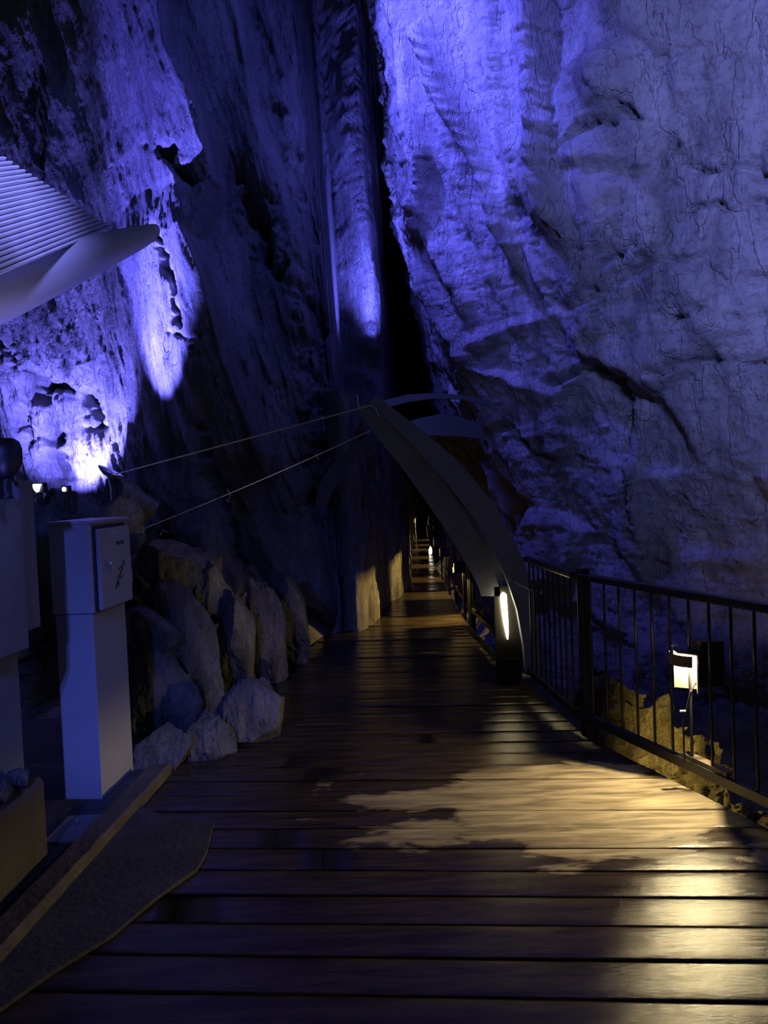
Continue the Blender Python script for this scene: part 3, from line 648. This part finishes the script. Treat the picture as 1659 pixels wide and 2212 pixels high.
railing('dark railing beyond the bright path lamp, left of the arch foot', (1.075,6.75), (.975,9.0), 20, posts=(1,))
railing('distant dark railing beside the far boardwalk', (.965,9.14), (.985,13.0), 30, posts=(0,.5,1))
bm = bmesh.new(); bar(bm, (1.60,3.70,.152), (1.495,4.0,.152), .05, .02); 
tag(obj('wood_block', bm, M['kerb']), 'short light timber piece lying on the bottom rail below the railing floodlight', 'wood block')

# ------------------------------------------------------------------ path lamps
def hood(parent, ang0, ang1, r=.15, h=.13, back=.03):
    # cheeks from an apex, top plate, in local frame with z=0 at the top plate; angles in world radians
    bm = bmesh.new(); th = .004
    a = Vector((math.cos(ang0), math.sin(ang0), 0)); b = Vector((math.cos(ang1), math.sin(ang1), 0)); ap = -(a+b).normalized()*back
    for d in (a, b):
        s = d.cross(Vector((0,0,1)))*th
        p = [ap+s, ap+d*r+s, ap+d*r-s, ap-s]; v = [bm.verts.new(q+Vector((0,0,z))) for z in (-h, 0) for q in p]
        for f in ((0,1,2,3),(7,6,5,4),(0,4,5,1),(1,5,6,2),(2,6,7,3),(3,7,4,0)): bm.faces.new([v[k] for k in f])
    o = obj('side_cheeks', bm, M['hood_in'], parent)
    bm = bmesh.new(); q = [ap-(a+b)*.02, ap+a*r*1.04, ap+(a+b).normalized()*r*1.1, ap+b*r*1.04]
    lo = [bm.verts.new(p+Vector((0,0,0))) for p in q]; hi = [bm.verts.new(p+Vector((0,0,.006))) for p in q]
    bm.faces.new(lo[::-1]); bm.faces.new(hi)
    for i in range(4): bm.faces.new((lo[i], lo[(i+1)%4], hi[(i+1)%4], hi[i]))
    obj('hood_top', bm, M['black'], parent)
    bm = bmesh.new(); prev = None      # front lip that cuts the beam off below the horizontal
    for k in range(9):
        an = ang0+(ang1-ang0)*k/8; c = Vector((math.cos(an), math.sin(an), 0))
        ro = r/max(.75, 1); v = [bm.verts.new(c*q+Vector((0,0,z))) for q, z in ((ro-.004,0),(ro,0),(ro,-.056),(ro-.004,-.056))]
        if prev:
            for q in range(4): bm.faces.new((prev[q], prev[(q+1)%4], v[(q+1)%4], v[q]))
        prev = v
    obj('front_lip', bm, M['hood_in'], parent)
R = math.radians
# main lamp on the near railing
lp = U(1528,1425,3.88); lp = Vector((1.508,3.90,.70))
fl = thing('railing_floodlight', 'lit warm floodlight in a black box hood clamped behind the near railing', 'floodlight', lp)
hood(fl, R(151), R(250), .11, .19, .03)
obj('housing', B(.02,.14,-.055,.05,-.17,.06,bev=.006), M['black'], fl)
obj('bulb', T([(.004,-.016,-.022),(.004,.016,-.022)], .009, 12), M['bulb_warm'], fl)
obj('mounting_bracket', T([(.02,0,-.15),(-.01,.0,-.2),(-.045,.02,-.36),(-.045,.02,-.56)], .005, 6), M['rail'], fl)
obj('clamp_screw', T([(-.09,.03,.03),(-.06,.03,.03)], .006, 8), M['metal'], fl)
obj('cable_tie', T([(-.065,.01,-.30),(-.035,.01,-.30)], .006, 8), M['metal'], fl)
point('railing_floodlight_beam', lp+Vector((-.004,0,-.046)), 62, (1,.78,.40), .008)
# lamp at the arch foot, its scallop of light modelled as an emissive taper
q = U(1092,1330,6.0); tl = thing('path_lamp', 'warm lamp on the panel at the foot of the arch, its tapering light modelled as a glow', 'path lamp', (q.x, 6.1, 0))
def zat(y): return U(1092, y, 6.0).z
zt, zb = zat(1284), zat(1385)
obj('glow_scallop', T([(0,-.03,zt+.004),(0,-.03,zt-.01),(0,-.03,zt-.06),(.006,-.03,zt-.16),(.012,-.03,(zt+zb)/2-.06),(.018,-.03,zb+.05),(.02,-.03,zb)], [.008,.024,.026,.023,.019,.012,.005], 14), M['scallop_warm'], tl, True)  # glowing taper shaped like the lamp's light washing down the panel
obj('back_panel', B(-.07,.13,.0,.02,.02,zt+.05,bev=.003), M['rail'], tl)
obj('base_block', B(-.06,.10,-.03,.04,-.01,.2,bev=.004), M['black'], tl)
spot('path_lamp_beam', Vector((q.x-.04, 6.02, zat(1345))), (-.95, 6.5, .25), 16, WARM, 66, .9, .02)

# repeated hooded lamps of the far walkway
far = [(.86,9.04,1.6),(.85,11.05,1.0),(.88,12.85,.8),(.90,14.95,.8),(.98,16.7,.8),(1.12,18.6,.8),(1.20,20.0,.8),(1.32,21.7,.8)]
def far_lamp(label):
    t = thing('bollard_lamp', label, 'path lamp', (0,0,0), 0, 'hooded lamps along the far boardwalk')
    obj('post', B(.015,.045,-.015,.015,0,.66,bev=.002), M['rail'], t)
    hd = bpy.data.objects.new('lamp_head', None); C.objects.link(hd); hd.parent = t
    bpy.data.objects.remove(hd)
    h = obj('hood_top', B(-.10,.05,-.05,.05,.66,.672,bev=.002), M['black'], t)
    bm = bmesh.new(); box(bm, -.09,.04,-.05,-.044,.54,.66); box(bm, -.09,.04,.044,.05,.54,.66); box(bm, .034,.04,-.044,.044,.54,.66); box(bm, -.10,-.094,-.05,.05,.611,.66); obj('side_cheeks', bm, M['black'], t)
    obj('bulb', T([(.0,-.02,.645),(.0,.02,.645)], .007, 8), M['bulb_far'], t)
    return t
fl_lab = ['nearest hooded lamp of the far boardwalk, above the widest pool of light', 'second hooded lamp along the far boardwalk', 'third hooded lamp along the far boardwalk', 'fourth hooded lamp along the far boardwalk', 'fifth hooded lamp along the far boardwalk', 'sixth hooded lamp along the far boardwalk, by the bright glint', 'seventh hooded lamp along the far boardwalk', 'farthest hooded lamp at the end of the boardwalk']
proto = far_lamp(fl_lab[0])
for i, (x, y, e) in enumerate(far):
    rz = R(-2) if i else R(6)
    if i == 0: proto.location = (x, y, 0); proto.rotation_euler = (0,0,rz)
    else: dup(proto, (x, y, 0), rz, fl_lab[i], 'hooded lamps along the far boardwalk')
    point('bollard_lamp_beam', (x-.01, y, .615), e*36, (1,.66,.18) if i < 5 else (1,.75,.45), .008)
gq = U(930,1190,18.0); gl2 = thing('marker_lamp', 'tiny brilliant white lamp beside the far boardwalk', 'lamp', (gq.x, gq.y, 0))
obj('lens', T([(0,0,gq.z-.10),(0,0,gq.z),(0,0,gq.z+.10)], [.012,.045,.012], 10), M['bulb_far'], gl2, True)
obj('post', B(.03,.12,-.02,.02,0,gq.z+.1), M['rail'], gl2)
bq = U(988,1255,12.4); bb = thing('utility_box', 'small grey box standing on the right side of the far boardwalk', 'box', (bq.x, 12.4, bq.z))
obj('case', B(-.09,.08,-.05,.06,0,.42,bev=.006), M['cab2'], bb); obj('lid', B(-.095,.085,-.055,.065,.42,.435), M['cab2'], bb); obj('leg', B(-.01,.02,0,.03,-(bq.z)-.02,0), M['rail'], bb)

# lamp under the boards washing the gorge rock
def under_lamp(x, y, power, label):
    ul = thing('under_deck_lamp', label, 'floodlight', (x, y, -.14), 0, 'warm lamps under the deck edge')
    obj('housing', B(-.04,.02,-.03,.03,-.02,.03,bev=.003), M['black'], ul); obj('lens', B(.02,.026,-.025,.025,-.012,.02), M['bulb_far'], ul)
    spot('under_deck_beam', (x+.05, y, -.10), (x+.55, y, -.16), power, (1,.66,.12), 150, .7, .02)
under_lamp(1.26, 5.02, 26, 'warm lamp under the deck edge gilding the rock beyond the corner post')
under_lamp(1.78, 3.40, 22, 'warm lamp under the deck edge gilding the rock at the right picture edge')
